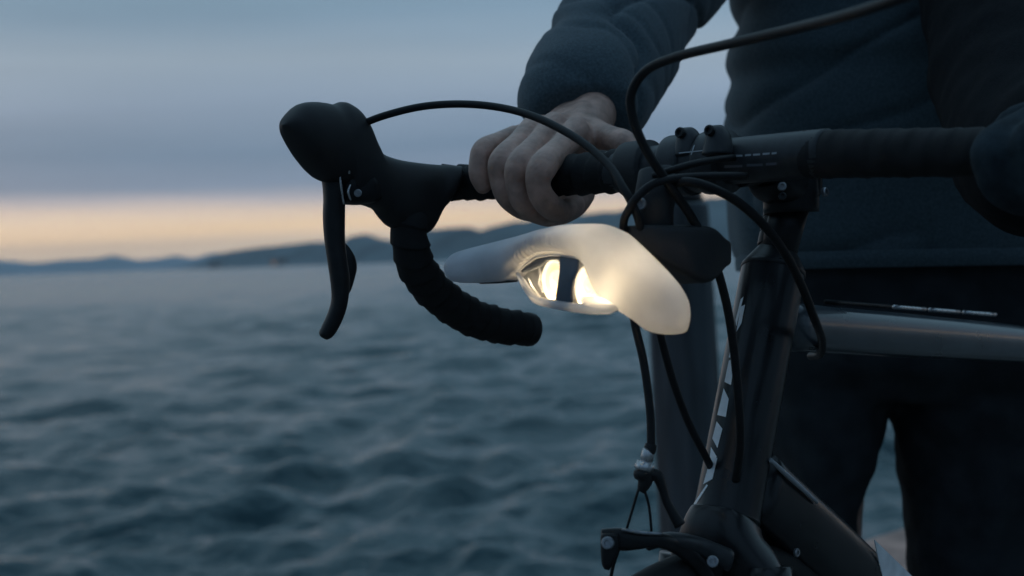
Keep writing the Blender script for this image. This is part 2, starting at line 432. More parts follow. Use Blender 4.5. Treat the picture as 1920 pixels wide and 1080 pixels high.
# weathered mooring post behind the head tube
pb = P(1283, 600, 3.2); pt = P(1268, 384, 3.2)
pb = Vector((pb.x + .05, pb.y, SEA - 1))
def knot(s, th): return .004 * math.sin(th * 5 + s * 2) + .003 * math.sin(th * 9 + 1)
post = empty('mooring_pile', pb); tag(post, 'weathered round timber mooring pile rising from the water behind the bicycle head tube', 'mooring pile')
d_ = pt - pb
tube([(pb, .083), (pb + d_ * .35, .081), (pb + d_ * .75, .075), (pt - d_ * .03, .070), (pt, .066)], 28, 6, mod=knot).build('timber', M['post'], post)
tube([(pt + d_ * .001, .062), (pt + d_ * .012, .05), (pt + d_ * .02, .02)], 28, 3).build('cap', M['black_metal'], post)

# ------------------------------------------------------------------ bicycle frame of reference
F = Vector((-.682, -.731, 0)); B = Vector((.731, -.682, 0)); Z = Vector((0, 0, 1))
CL = P(1338, 305, .983)                               # middle of the handlebar
def mir(p): return p - B * (2 * (p - CL).dot(B))
GZ = .088                                              # top of the quay
bike_base = Vector((CL.x, CL.y, GZ)) - F * .1
bike = empty('bicycle', bike_base)
tag(bike, 'black drop bar road bicycle with white chequered head tube, held by the standing person', 'bicycle')

# bar path, left side (seen left in the picture); right side is its mirror
def barpt(px, py):                                    # a point on the straight part of the bar under a pixel column
    # solve depth along the bar line through CL with direction B
    k = (px - 960) / FPX
    best = None
    lo, hi = -.4, .4
    for _ in range(50):
        mid = (lo + hi) / 2; q = CL + B * mid; rel = q - CAM
        x = rel.dot(_r) / rel.dot(_f)
        if x < k: lo = mid
        else: hi = mid
    q = CL + B * mid
    return q
handlebar = MB()
l_end = barpt(880, 340); base_t = (l_end - CL).dot(B)
tops = [CL + B * s for s in (.0, -.07, -.12, -.17)]
left_path = [(CL + B * -.076, .0158), (CL + B * -.12, .0152), (CL + B * -.165, .0145), (P(880, 342, 1.148), .0142), (P(838, 342, 1.15), .0142), (P(800, 350, 1.136), .0142),
             (P(775, 374, 1.118), .0145), (P(767, 408, 1.108), .0145), (P(768, 445, 1.108), .0143), (P(776, 487, 1.116), .0148), (P(800, 530, 1.134), .0150),
             (P(838, 566, 1.155), .0150), (P(885, 595, 1.178), .0152), (P(935, 610, 1.197), .0150), (P(978, 616, 1.21), .0142)]
bar = tube([(CL + B * -.09, .0158), (CL + B * -.05, .0159), (CL + B * .05, .0159), (CL + B * .09, .0158)], 32, 6).build('handlebar', M['grey_metal'], bike)
def wrap(s, th):
    q = (s / .0135 + th / (2 * math.pi)) % 1.0
    return .0015 * (q ** 1.6) - .0004 + .0004 * math.sin(th * 3 + s * 230)
for side in (0, 1):
    path = left_path if side == 0 else [(mir(p) + B * .058 - Z * .012, r) if i > 2 else (mir(p) - Z * (.004 * i) + B * (.02 * i), r) for i, (p, r) in enumerate(left_path)]
    tp = tube(path, 28, 34, round_caps=True, mod=wrap if side == 0 else (lambda s_, t_: .5 * wrap(s_, t_))).build('bar_tape', M['tape'], bar)
    pe, pr = path[-1]; pd = (path[-1][0] - path[-2][0]).normalized()
    tube([(pe + pd * .004, .0146), (pe + pd * .011, .0140), (pe + pd * .0145, .010), (pe + pd * .0155, .003)], 20, 3).build('end_plug', M['rubber'], bar)

# ---- shifters: hood, lever blade, inner paddle
def dx(px): return np.interp(px, [530, 700, 830], [1.028, 1.085, 1.135])
def HP(px, py, off=0): return P(px, py, dx(px) + off)
def shifter(mr):
    fn = (lambda v: v) if not mr else (lambda v: mir(v) + B * .058 - Z * .012)
    root = empty('shifter', fn(HP(700, 330))); root.parent = bike; root.matrix_parent_inverse = bike.matrix_world.inverted()
    me = MB()
    st = [((531, 234), (534, 240), .002), ((541, 216), (546, 262), .013), ((560, 196), (572, 305), .0185), ((582, 191), (600, 336), .0205), ((604, 193), (628, 345), .021), ((622, 196), (646, 352), .0205),
          ((640, 191), (650, 372), .0205), ((660, 201), (660, 380), .020), ((677, 222), (674, 383), .0192), ((690, 258), (696, 389), .0185), ((704, 284), (714, 399), .0178), ((738, 298), (735, 426), .0172), ((780, 305), (768, 436), .0168),
          ((822, 309), (800, 436), .0158), ((862, 311), (826, 388), .0150)]
    loft([(HP(*a), HP(*b), wd) for a, b, wd in st], 32, 6, 2.3, me)
    me.v = [tuple(fn(Vector(v))) for v in me.v]
    me.build('hood', M['rubber'], root)
    # bracket under the hood with the silver pivot
    br = MB(); loft([(HP(640, 300, -.0), HP(640, 376), .012), (HP(652, 300), HP(655, 384), .015), (HP(672, 310), HP(680, 384), .0185), (HP(690, 330), HP(695, 380), .016)], 20, 4, 3, br)
    br.v = [tuple(fn(Vector(v))) for v in br.v]; br.build('bracket', M['black_metal'], root)
    side = -1 if not mr else -1
    disc_bolt('pivot_bolt', fn(P(671, 362, dx(671) - .0202)), (P(671, 362, .5) - P(671, 362, 1)) if not mr else fn(P(671, 362, .5)) - fn(P(671, 362, 1)), .0030, .0016, M['bolt'], root)
    # spring plate glimpsed between the lever and the hood
    pm = MB(); tube([(HP(637, 322, -.014), .0008), (HP(640, 352, -.014), .0009), (HP(645, 383, -.013), .0008)], 8, 5, mb=pm); tube([(HP(659, 304, -.019), .0007), (HP(654, 318, -.019), .0013), (HP(655, 326, -.019), .0007)], 8, 4, mb=pm)
    tube([(HP(657, 346, -.0195), .0006), (HP(653, 360, -.0195), .0009), (HP(658, 376, -.0195), .0006)], 8, 4, mb=pm)
    pm.v = [tuple(fn(Vector(v))) for v in pm.v]; pm.build('return_spring', M['silver'], root)
    lv = MB()
    st = [((600, 322), (644, 322), .010), ((605, 345), (645, 345), .0105), ((607, 372), (646, 374), .010), ((606, 410), (646, 410), .009), ((609, 450), (646, 450), .0085), ((615, 490), (650, 490), .0085), ((620, 525), (655, 527), .008),
          ((623, 560), (651, 562), .0075), ((617, 585), (644, 590), .007), ((605, 612), (632, 616), .0065), ((600, 624), (622, 629), .0058), ((601, 631), (612, 635), .003)]
    loft([(P(*a, 1.062), P(*b, 1.068), wd) for a, b, wd in st], 24, 6, 2.2, lv)
    lv.v = [tuple(fn(Vector(v))) for v in lv.v]; lv.build('lever_blade', M['black_metal'], root)
    pd = MB()
    st = [((640, 455), (645, 460), .002), ((640, 466), (655, 468), .0035), ((640, 480), (665, 482), .0045), ((640, 500), (669, 502), .0048), ((641, 522), (664, 524), .0045), ((642, 540), (657, 544), .004), ((644, 550), (650, 552), .002)]
    loft([(P(*a, 1.078), P(*b, 1.082), wd) for a, b, wd in st], 20, 5, 2.2, pd)
    pd.v = [tuple(fn(Vector(v))) for v in pd.v]; pd.build('shift_paddle', M['black_metal'], root)
    return root
shifter(False); shifter(True)

# ---- stem and clamp
stem = None
def along(t, px=None): return CL + B * t
sm = MB()
back = -F
ST = CL + back * .098 - Z * .009                        # steerer axis at stem height
loft([(CL + B * -.028 + back * .012, CL + B * .028 + back * .012, .0185), (CL + B * -.02 + back * .035, CL + B * .02 + back * .035, .0165), (CL + B * -.017 + back * .065 + Z * .003, CL + B * .017 + back * .065 + Z * .003, .0165), (ST + B * -.0195 - back * .018, ST + B * .0195 - back * .018, .019), (ST + B * -.020 + back * .012, ST + B * .020 + back * .012, .020)], 24, 6, 3, sm)
stem = sm.build('stem', M['black_metal'], bike)
tube([(ST - Z * .024, .0195), (ST - Z * .022, .0205), (ST + Z * .022, .0205), (ST + Z * .026, .0195), (ST + Z * .030, .008)], 28, 3).build('steerer_clamp', M['black_metal'], stem)
# faceplate: a cuff around the bar with ears and bolts
def cuff(c, half, r, name, parent, material):
    tube([(c - B * half, r * .96), (c - B * half * .9, r), (c + B * half * .9, r), (c + B * half, r * .96)], 32, 3).build(name, material, parent)
for s, wd, r in ((-.026, .0085, .0218), (.004, .0085, .0220)):
    cuff(CL + B * s, wd, r, 'faceplate', stem, M['grey_metal'])
cuff(CL + B * -.011, .0075, .0198, 'faceplate_bridge', stem, M['grey_metal'])
for px, py, dd in ((1290, 250, .985), (1345, 246, .955)):
    c = P(px, py, dd)
    e = MB(); loft([(c + Vector((-.002, 0, -.016)) - B * .008, c + Vector((0, 0, -.016)) + B * .010, .011), (c - B * .0075 - Z * .004, c + B * .0085 - Z * .004, .0085), (c - B * .006 + Z * .0015, c + B * .006 + Z * .0015, .006), (c - B * .003 + Z * .004, c + B * .003 + Z * .004, .003)], 20, 5, 2.6, e)
    e.build('clamp_ear', M['grey_metal'], stem)
    disc_bolt('bolt', c + Vector((-.0055, -.006, 0)), (-.6, -.75, .15), .0038, .003, M['black_metal'], stem)
for sgn in (-1,):
    for zz_ in (-.012, .010):
        disc_bolt('pinch_bolt', ST + B * .0205 * 1 + Z * zz_ + back * .012, B + Z * .1, .0035, .003, M['bolt'], stem)
# prints on the bar and clamp
def on_cyl(px, py, c0, ax, r):
    """where the sight line through a pixel meets a cylinder"""
    o = CAM; dv = (P(px, py, 1) - CAM).normalized(); ax = ax.normalized()
    w0 = o - c0; a = dv - ax * dv.dot(ax); b = w0 - ax * w0.dot(ax)
    A_ = a.dot(a); B_ = 2 * a.dot(b); C_ = b.dot(b) - r * r; D_ = B_ * B_ - 4 * A_ * C_
    if D_ < 0: t_ = -B_ / (2 * A_)
    else: t_ = (-B_ - math.sqrt(D_)) / (2 * A_)
    return o + dv * t_
def print_quad(name, pix, c0, ax, r, material, parent, nu=3, nv=8):
    """a printed patch that hugs a round tube: pix = 4 corners"""
    c = [np.array(p, float) for p in pix]; vs = []
    for i in range(nv + 1):
        for j in range(nu + 1):
            u, v = j / nu, i / nv
            p = (c[0] * (1 - u) + c[1] * u) * (1 - v) + (c[3] * (1 - u) + c[2] * u) * v
            vs.append(on_cyl(p[0], p[1], c0, ax, r))
    f = [(i * (nu + 1) + j, i * (nu + 1) + j + 1, (i + 1) * (nu + 1) + j + 1, (i + 1) * (nu + 1) + j) for i in range(nv) for j in range(nu)]
    return MB().add(vs, f).build(name, material, parent)
for x0, x1, y in ((1345, 1392, 293), (1397, 1408, 291.5), (1412, 1425, 290.5), (1430, 1443, 289), (1447, 1456, 288)):
    print_quad('printed_mark', [(x0, y - 2), (x1, y - 3), (x1, y + .5), (x0, y + 1.5)], CL, B, .0161, M['print_grey'], bar, 4, 1)
for x0, x1, y in ((1358, 1392, 313), (1400, 1430, 310.5), (1436, 1456, 308.5)):
    print_quad('printed_mark', [(x0, y - 3), (x1, y - 4), (x1, y + .5), (x0, y + 2)], CL, B, .0161, M['strap'], bar, 4, 1)
print_quad('alignment_mark', [(1273, 286), (1320, 281), (1320, 283), (1273, 288)], CL, B, .0224, M['print_grey'], bar, 4, 1)
print_quad('alignment_mark', [(1301, 272), (1303, 272), (1297, 290), (1295, 290)], CL, B, .0226, M['print_grey'], bar, 1, 4)
# letters VA printed on the bare bar next to the clamp
for poly in ([(1163, 311), (1167, 311), (1170, 320), (1171, 323), (1167, 323)], [(1171, 323), (1167, 323), (1175, 309), (1179, 309)],
             [(1176, 323), (1180, 323), (1186, 309), (1182, 309)], [(1188, 322), (1192, 322), (1189, 309), (1185, 309)]):
    q = poly[:4] if len(poly) == 4 else [poly[0], poly[1], poly[3], poly[4]]
    print_quad('letter_stroke', q, CL, B, .0163, M['print_grey'], bar, 1, 2)
print_quad('printed_mark', [(1167, 328), (1188, 326), (1188, 331), (1167, 333)], CL, B, .0163, M['strap'], bar, 3, 1)

# ---- head tube, headset, fork, frame tubes
HT, HB_ = P(1449, 512, 1.055), P(1362, 968, 1.0)
hd = (HT - HB_).normalized(); HR = .0235
tube([(HB_, .0245), (HB_ + hd * .006, .0235), (HB_.lerp(HT, .5), .0235), (HT - hd * .004, .0235), (HT, .0239)], 36, 5).build('head_tube', M['frame'], bike)
ht = bpy.data.objects['head_tube']
top = P(1452, 410, 1.062)
tube([(HT, .0238), (HT + hd * .004, .0234), (HT + hd * .016, .0160), (HT + hd * .018, .0150)], 32, 4).build('headset', M['black_metal'], bike)
for i in range(3):
    c0 = HT + hd * (.0195 + i * .0115)
    tube([(c0, .0148), (c0 + hd * .0006, .0153), (c0 + hd * .0098, .0153), (c0 + hd * .0105, .0148)], 28, 2).build('spacer', M['black_metal'], bike)
tube([(HT + hd * .01, .0140), (ST - Z * .02, .0140)], 20, 2).build('steerer', M['black_metal'], bike)
# white chequers along the front edge of the head tube
chk = [[(1384, 561), (1388, 556), (1378, 612), (1377, 600)], [(1385, 575), (1391, 571), (1386, 606), (1379, 622)],
       [(1367, 648), (1370, 646), (1372, 672), (1364, 670)], [(1363, 676), (1371, 672), (1366, 722), (1357, 716)],
       [(1353, 728), (1360, 748), (1356, 782), (1344, 778)], [(1340, 790), (1348, 804), (1341, 840), (1334, 822)],
       [(1330, 838), (1338, 856), (1335, 870), (1328, 862)], [(1327, 866), (1338, 858), (1331, 898), (1318, 908)],
       [(1318, 908), (1320, 910), (1302, 948), (1300, 944)]]
axp = HB_
# they sit on the fork crown race side: shift onto the lit left flank of the tube
for q in chk:
    print_quad('white_chequer', [(cxq + (x - cxq) * 1.35 + 4, y) for x, y in q for cxq in [sum(p[0] for p in q) / 4]], HB_, hd, .0238, M['decal'], ht, 2, 4)
# top tube, down tube
TT0, TT1 = P(1462, 612, 1.07), P(2050, 655, 1.47)
tt = MB(); ax_ = (TT1 - TT0)
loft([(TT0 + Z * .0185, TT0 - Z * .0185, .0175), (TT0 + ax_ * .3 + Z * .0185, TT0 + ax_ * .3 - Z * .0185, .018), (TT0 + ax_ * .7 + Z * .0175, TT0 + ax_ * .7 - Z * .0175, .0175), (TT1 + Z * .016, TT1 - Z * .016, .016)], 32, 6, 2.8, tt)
tto = tt.build('top_tube', M['lit_frame'], bike)
# outer cable clipped along the top of the top tube, broken by guides
c = []
for a_, b_ in ((1548, 1668), (1676, 1735), (1743, 1798), (1807, 1866)):
    y = lambda x: 565 + (x - 1540) * .077
    p0, p1 = P(a_, y(a_), 1.11 + (a_ - 1540) * .00066), P(b_, y(b_), 1.11 + (b_ - 1540) * .00066)
    tube([(p0, .0019), (p0.lerp(p1, .5), .0019), (p1, .0019)], 10, 2).build('cable_run', M['silver'] if a_ > 1670 else M['housing'], tto)
DT0, DT1 = P(1405, 905, 1.02), P(1815, 1290, 1.27)
dt = MB(); ax_ = DT1 - DT0; nrm_ = ax_.cross(B).normalized()
if nrm_.z < 0: nrm_ = -nrm_
loft([(DT0 + nrm_ * .026, DT0 - nrm_ * .026, .020), (DT0 + ax_ * .3 + nrm_ * .027, DT0 + ax_ * .3 - nrm_ * .027, .022), (DT0 + ax_ * .7 + nrm_ * .027, DT0 + ax_ * .7 - nrm_ * .027, .022), (DT1 + nrm_ * .027, DT1 - nrm_ * .027, .022)], 36, 6, 3.2, dt)
dto = dt.build('down_tube', M['frame'], bike)
def plane_hit(px, py, c0, nn):
    dv = (P(px, py, 1) - CAM).normalized(); return CAM + dv * ((c0 - CAM).dot(nn) / dv.dot(nn))
sn = ax_.normalized().cross(nrm_).normalized()
if sn.y > 0: sn = -sn
c0 = DT0 + sn * .0224
tri = [plane_hit(x, y, c0, sn) for x, y in ((1640, 1012), (1648, 1050), (1658, 1092), (1740, 1110), (1700, 1070))]
MB().add(tri + [p - sn * .0008 for p in tri], [(0, 1, 2, 3, 4), (9, 8, 7, 6, 5)] + [(i, (i + 1) % 5, 5 + (i + 1) % 5, 5 + i) for i in range(5)]).build('white_panel', M['decal'], dto, False)
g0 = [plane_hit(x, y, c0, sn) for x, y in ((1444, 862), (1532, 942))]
tube([(g0[0], .0016), (g0[0].lerp(g0[1], .5), .0019), (g0[1], .0012)], 10, 4).build('edge_highlight', M['print_grey'], dto)  # painted highlight along the lit edge of the down tube
disc_bolt('bottle_boss', plane_hit(1492, 1036, c0, sn), sn, .0032, .002, M['bolt'], dto)
# rear of the bicycle, beyond the right edge of the photograph
BBk = bike_base - F * .55 + Z * .27; SC = bike_base - F * .72 + Z * .80
tube([(DT1, .024), (BBk, .024)], 20, 2).build('lower_down_tube', M['frame'], bike)
tube([(BBk, .019), (SC, .017)], 20, 2).build('seat_tube', M['frame'], bike)
tube([(TT1, .016), (SC, .016)], 20, 2).build('rear_top_tube', M['frame'], bike)
sp = SC + (SC - BBk).normalized() * .14
tube([(SC, .0136), (sp, .0136)], 20, 2).build('seatpost', M['black_metal'], bike)
sdl = MB(); loft([(sp + B * .012 + F * .14, sp - B * .012 + F * .14, .010), (sp + B * .025 + F * .05, sp - B * .025 + F * .05, .018), (sp + B * .06 - F * .06, sp - B * .06 - F * .06, .020), (sp + B * .06 - F * .12, sp - B * .07 - F * .12, .014)], 24, 6, 2, sdl)
sdl.build('saddle', M['rubber'], bike)
RW = BBk - F * .41; RW.z = .4265
for sgn in (-1, 1):
    tube([(BBk + B * .03 * sgn, .011), (RW + B * .062 * sgn, .008)], 12, 2).build('chainstay', M['frame'], bike)
    tube([(SC + B * .02 * sgn, .009), (RW + B * .062 * sgn, .007)], 12, 2).build('seatstay', M['frame'], bike)
    cd_ = Vector((0, 0, -1)) if sgn > 0 else Vector((0, 0, 1))
    tube([(BBk + B * .065 * sgn, .012), (BBk + B * .065 * sgn + cd_ * .17, .008)], 12, 2).build('crank_arm', M['grey_metal'], bike)
    box_mb(BBk + B * .115 * sgn + cd_ * .17, B * .04, F * .045, Z * .009).build('pedal', M['black_metal'], bike, False)
# fork
CR = P(1356, 1003, .995)
FW = CR + F * .035                          # front hub
FW.z = .4265
fk = MB(); loft([(HB_ - hd * .002 + B * .024, HB_ - hd * .002 - B * .024, .024), (CR + B * .030, CR - B * .030, .024), (CR - Z * .02 + B * .044, CR - Z * .02 - B * .044, .019), (CR - Z * .034 + B * .048, CR - Z * .034 - B * .048, .012)], 28, 5, 2.6, fk)
fko = fk.build('fork_crown', M['frame'], bike)
for sgn in (-1, 1):
    tube([(CR - Z * .018 + B * .036 * sgn, .0165), (CR.lerp(FW, .4) + B * .046 * sgn, .014), (FW + B * .052 * sgn + Z * .05 - F * .012, .010), (FW + B * .052 * sgn, .009)], 20, 5).build('fork_leg', M['frame'], bike)
def wheel(c):
    root = empty('wheel', c); root.parent = bike; root.matrix_parent_inverse = bike.matrix_world.inverted()
    def ring(R_, prof, name, m_):
        mb = MB(); vs = []; s = 96
        for i in range(s):
            t_ = 2 * math.pi * i / s; rd = F * math.cos(t_) + Z * math.sin(t_)
            for a_, b_ in prof: vs.append(c + rd * (R_ + a_) + B * b_)
        k = len(prof); f = [(i * k + j, i * k + (j + 1) % k, ((i + 1) % s) * k + (j + 1) % k, ((i + 1) % s) * k + j) for i in range(s) for j in range(k)]
        mb.add(vs, f).build(name, m_, root)
    ring(.326, [(.0125 * math.cos(q * math.pi / 6), .0125 * math.sin(q * math.pi / 6)) for q in range(12)], 'tyre', M['tyre'])
    ring(.308, [(.008, .0105), (.008, -.0105), (-.006, -.0095), (-.018, -.004), (-.018, .004), (-.006, .0095)], 'rim', M['rim'])
    tube([(c - B * .05, .006), (c - B * .035, .022), (c - B * .02, .012), (c + B * .02, .012), (c + B * .035, .022), (c + B * .05, .006)], 20, 3).build('hub', M['black_metal'], root)
    for k in range(24):
        t_ = 2 * math.pi * k / 24; rd = F * math.cos(t_) + Z * math.sin(t_); sg = 1 if k % 2 else -1
        t2 = t_ + .5 * (1 if k % 4 < 2 else -1); r2 = F * math.cos(t2) + Z * math.sin(t2)
        tube([(c + r2 * .021 + B * .035 * sg, .001), (c + rd * .294, .001)], 5, 1).build('spoke', M['bolt'], root)
wheel(FW); wheel(RW)

# ---- front brake caliper
cal = empty('brake_caliper', P(1240, 1020, .93)); cal.parent = bike; cal.matrix_parent_inverse = bike.matrix_world.inverted()
def cp(px, py, d=.925): return P(px, py, d)
a1 = MB(); loft([(cp(1128, 992), cp(1126, 1018), .004), (cp(1160, 990), cp(1162, 1032), .0055), (cp(1200, 996), cp(1196, 1030), .0055), (cp(1240, 1000), cp(1232, 1026), .0055), (cp(1280, 1012, .94), cp(1266, 1040, .94), .006), (cp(1322, 1046, .95), cp(1298, 1066, .95), .006), (cp(1352, 1096, .955), cp(1326, 1104, .955), .006)], 24, 6, 2.8, a1)
a1.build('caliper_arm', M['black_metal'], cal)
a2 = MB(); loft([(cp(1127, 1000, .92), cp(1160, 1000, .92), .0055), (cp(1126, 1028, .92), cp(1160, 1030, .92), .006), (cp(1128, 1056, .92), cp(1147, 1060, .92), .0045), (cp(1132, 1066, .92), cp(1143, 1068, .92), .003)], 20, 5, 2.8, a2)
a2.build('caliper_arm', M['black_metal'], cal)
a3 = MB(); loft([(cp(1226, 1008, .93), cp(1212, 1030, .93), .006), (cp(1262, 1000, .935), cp(1252, 1022, .935), .007), (cp(1315, 1008, .95), cp(1305, 1040, .95), .008), (cp(1372, 1030, .955), cp(1360, 1070, .955), .009)], 20, 5, 2.6, a3)
a3.build('caliper_arm', M['grey_metal'], cal)
disc_bolt('pivot_bolt', cp(1140, 1018, .913), P(1140, 1018, .5) - P(1140, 1018, 1) + Vector((-.1, 0, 0)), .0042, .0022, M['bolt'], cal)
disc_bolt('mounting_bolt', cp(1336, 1053, .937), P(1336, 1053, .5) - P(1336, 1053, 1), .0040, .0022, M['bolt'], cal)
# barrel adjuster, noodle, wires
tube([(cp(1221, 832), .0038), (cp(1219, 842), .0042), (cp(1217, 845), .0043)], 16, 3).build('ferrule', M['black_metal'], cal)
adj = tube([(cp(1217, 843), .0036), (cp(1216.7, 844), .0040), (cp(1212, 863), .0044), (cp(1211.8, 864), .0037), (cp(1211.4, 867), .0037), (cp(1211.2, 868), .0060), (cp(1207.2, 880), .0064), (cp(1207, 881), .0056), (cp(1206.8, 882), .0050)], 24, 1,
           mod=lambda s, th: .0003 * math.cos(th * 12) if s > .011 else 0).build('barrel_adjuster', M['silver'], cal)
tube([(cp(1206, 880), .0058), (cp(1207, 888), .0068), (cp(1210, 900), .0052), (cp(1205, 915), .0036), (cp(1201, 922), .0022)], 16, 4).build('cable_anchor', M['rubber'], cal)
tube([(cp(1214, 890), .0045), (cp(1232, 893), .004), (cp(1242, 915), .003), (cp(1252, 945), .003), (cp(1275, 985), .004)], 12, 5).build('release_lever', M['black_metal'], cal)
tube([(cp(1198, 915), .0009), (cp(1186, 955), .0009), (cp(1174, 995), .0009)], 8, 3).build('brake_wire', M['housing'], cal)
tube([(cp(1207, 915), .0009), (cp(1217, 950), .0009), (cp(1222, 1002), .0009)], 8, 3).build('brake_wire', M['housing'], cal)
tube([(cp(1160, 1030), .0012), (cp(1150, 1060), .0012), (cp(1143, 1095), .0012)], 8, 3).build('brake_wire', M['housing'], cal)
tube([(cp(1166, 993, .919), .0011), (cp(1205, 999, .919), .0013), (cp(1240, 1001, .919), .001)], 8, 4).build('lit_edge', M['bolt'], cal)  # bright strip painting the light on the arm's top edge

# ---- cable housings
def cable(pts, r=.0026):
    return tube([(P(*p), r) for p in pts], 14, 10).build('cable_housing', M['housing'], bike)
cable([(655, 246, 1.072), (672, 236, 1.068), (720, 217, 1.06), (790, 200, 1.05), (865, 195, 1.035), (940, 202, 1.015), (1010, 222, .99), (1085, 262, .96), (1140, 308, .935), (1166, 348, .92), (1185, 382, .915), (1200, 425, .918), (1203, 500, .94), (1190, 575, .945), (1190, 605, .942), (1207, 680, .935), (1219, 770, .928), (1221, 835, .925)], .0028)
cable([(1990, 30, .585), (1900, -50, .60), (1790, -45, .63), (1690, -5, .665), (1590, 28, .71), (1480, 56, .765), (1360, 84, .82), (1270, 106, .86), (1212, 132, .885), (1184, 175, .895), (1188, 225, .90), (1212, 282, .905), (1250, 340, .915), (1295, 405, .925), (1335, 478, .935), (1360, 560, .945), (1374, 640, .952), (1384, 740, .958), (1388, 830, .97), (1380, 900, .985)], .0030)
cable([(1400, 330, .94), (1330, 330, .925), (1270, 334, .915), (1225, 345, .91), (1196, 368, .91), (1180, 392, .912), (1169, 425, .92), (1180, 500, .945), (1228, 590, .95), (1241, 640, .95), (1262, 715, .96), (1290, 790, .975), (1325, 860, .99), (1360, 930, 1.04)], .0027)
cable([(1225, 330, .93), (1262, 318, .925), (1310, 305, .93), (1370, 296, .95), (1430, 296, .985), (1500, 310, 1.03)], .0024)
cable([(1250, 352, .93), (1278, 341, .915), (1320, 347, .91), (1378, 375, .92), (1430, 420, .935), (1472, 475, .955), (1503, 535, .98), (1528, 600, 1.005), (1541, 636, 1.055), (1538, 664, 1.10), (1520, 668, 1.13)], .0031)
cable([(1540, 655, 1.14), (1600, 650, 1.16), (1640, 655, 1.18), (1700, 664, 1.22)], .0016)
# small glints around the steerer
disc_bolt('bolt', P(1466, 350, 1.005), (-.1, -1, .2), .0032, .002, M['bolt'], stem)
disc_bolt('bolt', P(1467, 368, 1.005), (-.1, -1, .2), .0028, .002, M['grey_metal'], stem)

# ------------------------------------------------------------------ the lamp
light = empty('bicycle_light', P(1100, 500, .9))
tag(light, 'lit frosted wing shaped bicycle light with warm twin lenses under the handlebar', 'bicycle light')
def ld(px): return np.interp(px, [838, 1000, 1100, 1180, 1295], [.985, .925, .887, .868, .858])
def LP(px, py, off=0): return P(px, py, ld(px) + off)
st = [((838, 500), (839, 512), .001), ((843, 484), (846, 523), .006), ((858, 474), (862, 529), .0095), ((885, 466), (890, 530), .0115), ((925, 456), (925, 529), .0130), ((965, 446), (962, 525), .0140), ((990, 439), (982, 506), .0145),
      ((1020, 431), (1014, 481), .0150), ((1053, 424), (1050, 475), .0155), ((1082, 421.5), (1086, 481), .0160), ((1110, 420.5), (1107, 494), .0168), ((1131, 422), (1117, 516), .0175), ((1150, 428), (1127, 543), .0182), ((1174, 440), (1142, 564), .0185),
      ((1200, 461), (1160, 578), .0180), ((1230, 489), (1188, 598), .0170), ((1255, 514), (1212, 617), .0155), ((1275, 538), (1240, 625), .0140), ((1289, 562), (1268, 626), .0110), ((1294, 585), (1285, 622), .006), ((1293, 598), (1291, 612), .001)]
def ribs(u, th, v):
    # fine ribs on the upper front of the left wing
    k = max(0, 1 - abs(u - .385) / .085)
    return Vector(v) * (.035 * math.sin(u * 2 * math.pi * 96) * min(1, k * 2) * (1 if -.9 < math.sin(th - .6) else .3))
sh = MB(); loft([(LP(*a), LP(*b), wd) for a, b, wd in st], 40, 26, 2.7, sh, mod=ribs, section=facets([(1.03, .30), (.38, 1.05), (-.50, 1.0), (-1.02, .50), (-1.02, -.50), (-.50, -1.0), (.38, -1.05), (1.03, -.30)], 2))
shell = sh.build('shell', M['frosted'], light)
sol = shell.modifiers.new('s', 'SOLIDIFY'); sol.thickness = .0012; sol.offset = -1
# housing that carries the lenses: pale concave back, lower lip, side cheek
hs = MB(); loft([(LP(974, 509, .012), LP(977, 519, .012), .001), (LP(990, 494, .014), LP(992, 546, .012), .003), (LP(1015, 484, .018), LP(1014, 562, .016), .004), (LP(1050, 480, .020), LP(1055, 568, .018), .004),
                 (LP(1090, 488, .020), LP(1100, 577, .018), .004), (LP(1125, 510, .020), LP(1140, 580, .018), .004), (LP(1150, 545, .018), LP(1158, 578, .016), .003), (LP(1160, 566, .015), LP(1165, 573, .015), .001)], 28, 6, 2.6, hs)
hs.build('reflector_housing', M['clear'], light)
def lip(rows, name, m_):
    return tube([(LP(x, y, o), r) for x, y, o, r in rows], 16, 8).build(name, m_, light)
lip([(970, 512, -.010, .0012), (980, 528, -.013, .0020), (992, 547, -.015, .0024), (1008, 563, -.017, .0026), (1040, 571, -.019, .0028), (1078, 577, -.019, .0030), (1112, 580, -.018, .0032), (1140, 580, -.015, .0030), (1158, 575, -.010, .0022)], 'lower_lip', M['frosted'])
fl = MB(); loft([(LP(985, 536, -.015), LP(985, 530, .014), .0008), (LP(1008, 566, -.017), LP(1008, 562, .016), .001), (LP(1050, 574, -.019), LP(1050, 570, .018), .001), (LP(1100, 582, -.018), LP(1100, 578, .018), .001), (LP(1145, 583, -.014), LP(1145, 579, .018), .001), (LP(1162, 574, -.008), LP(1162, 572, .015), .0008)], 12, 5, 2.6, fl)
fl.build('housing_floor', M['frosted'], light)
lip([(972, 508, -.012, .0004), (990, 494, -.014, .0005), (1010, 482, -.0155, .0006), (1045, 478.5, -.016, .0006), (1082, 484, -.0165, .0006), (1104, 500, -.0175, .0006)], 'upper_rim', M['frosted'])
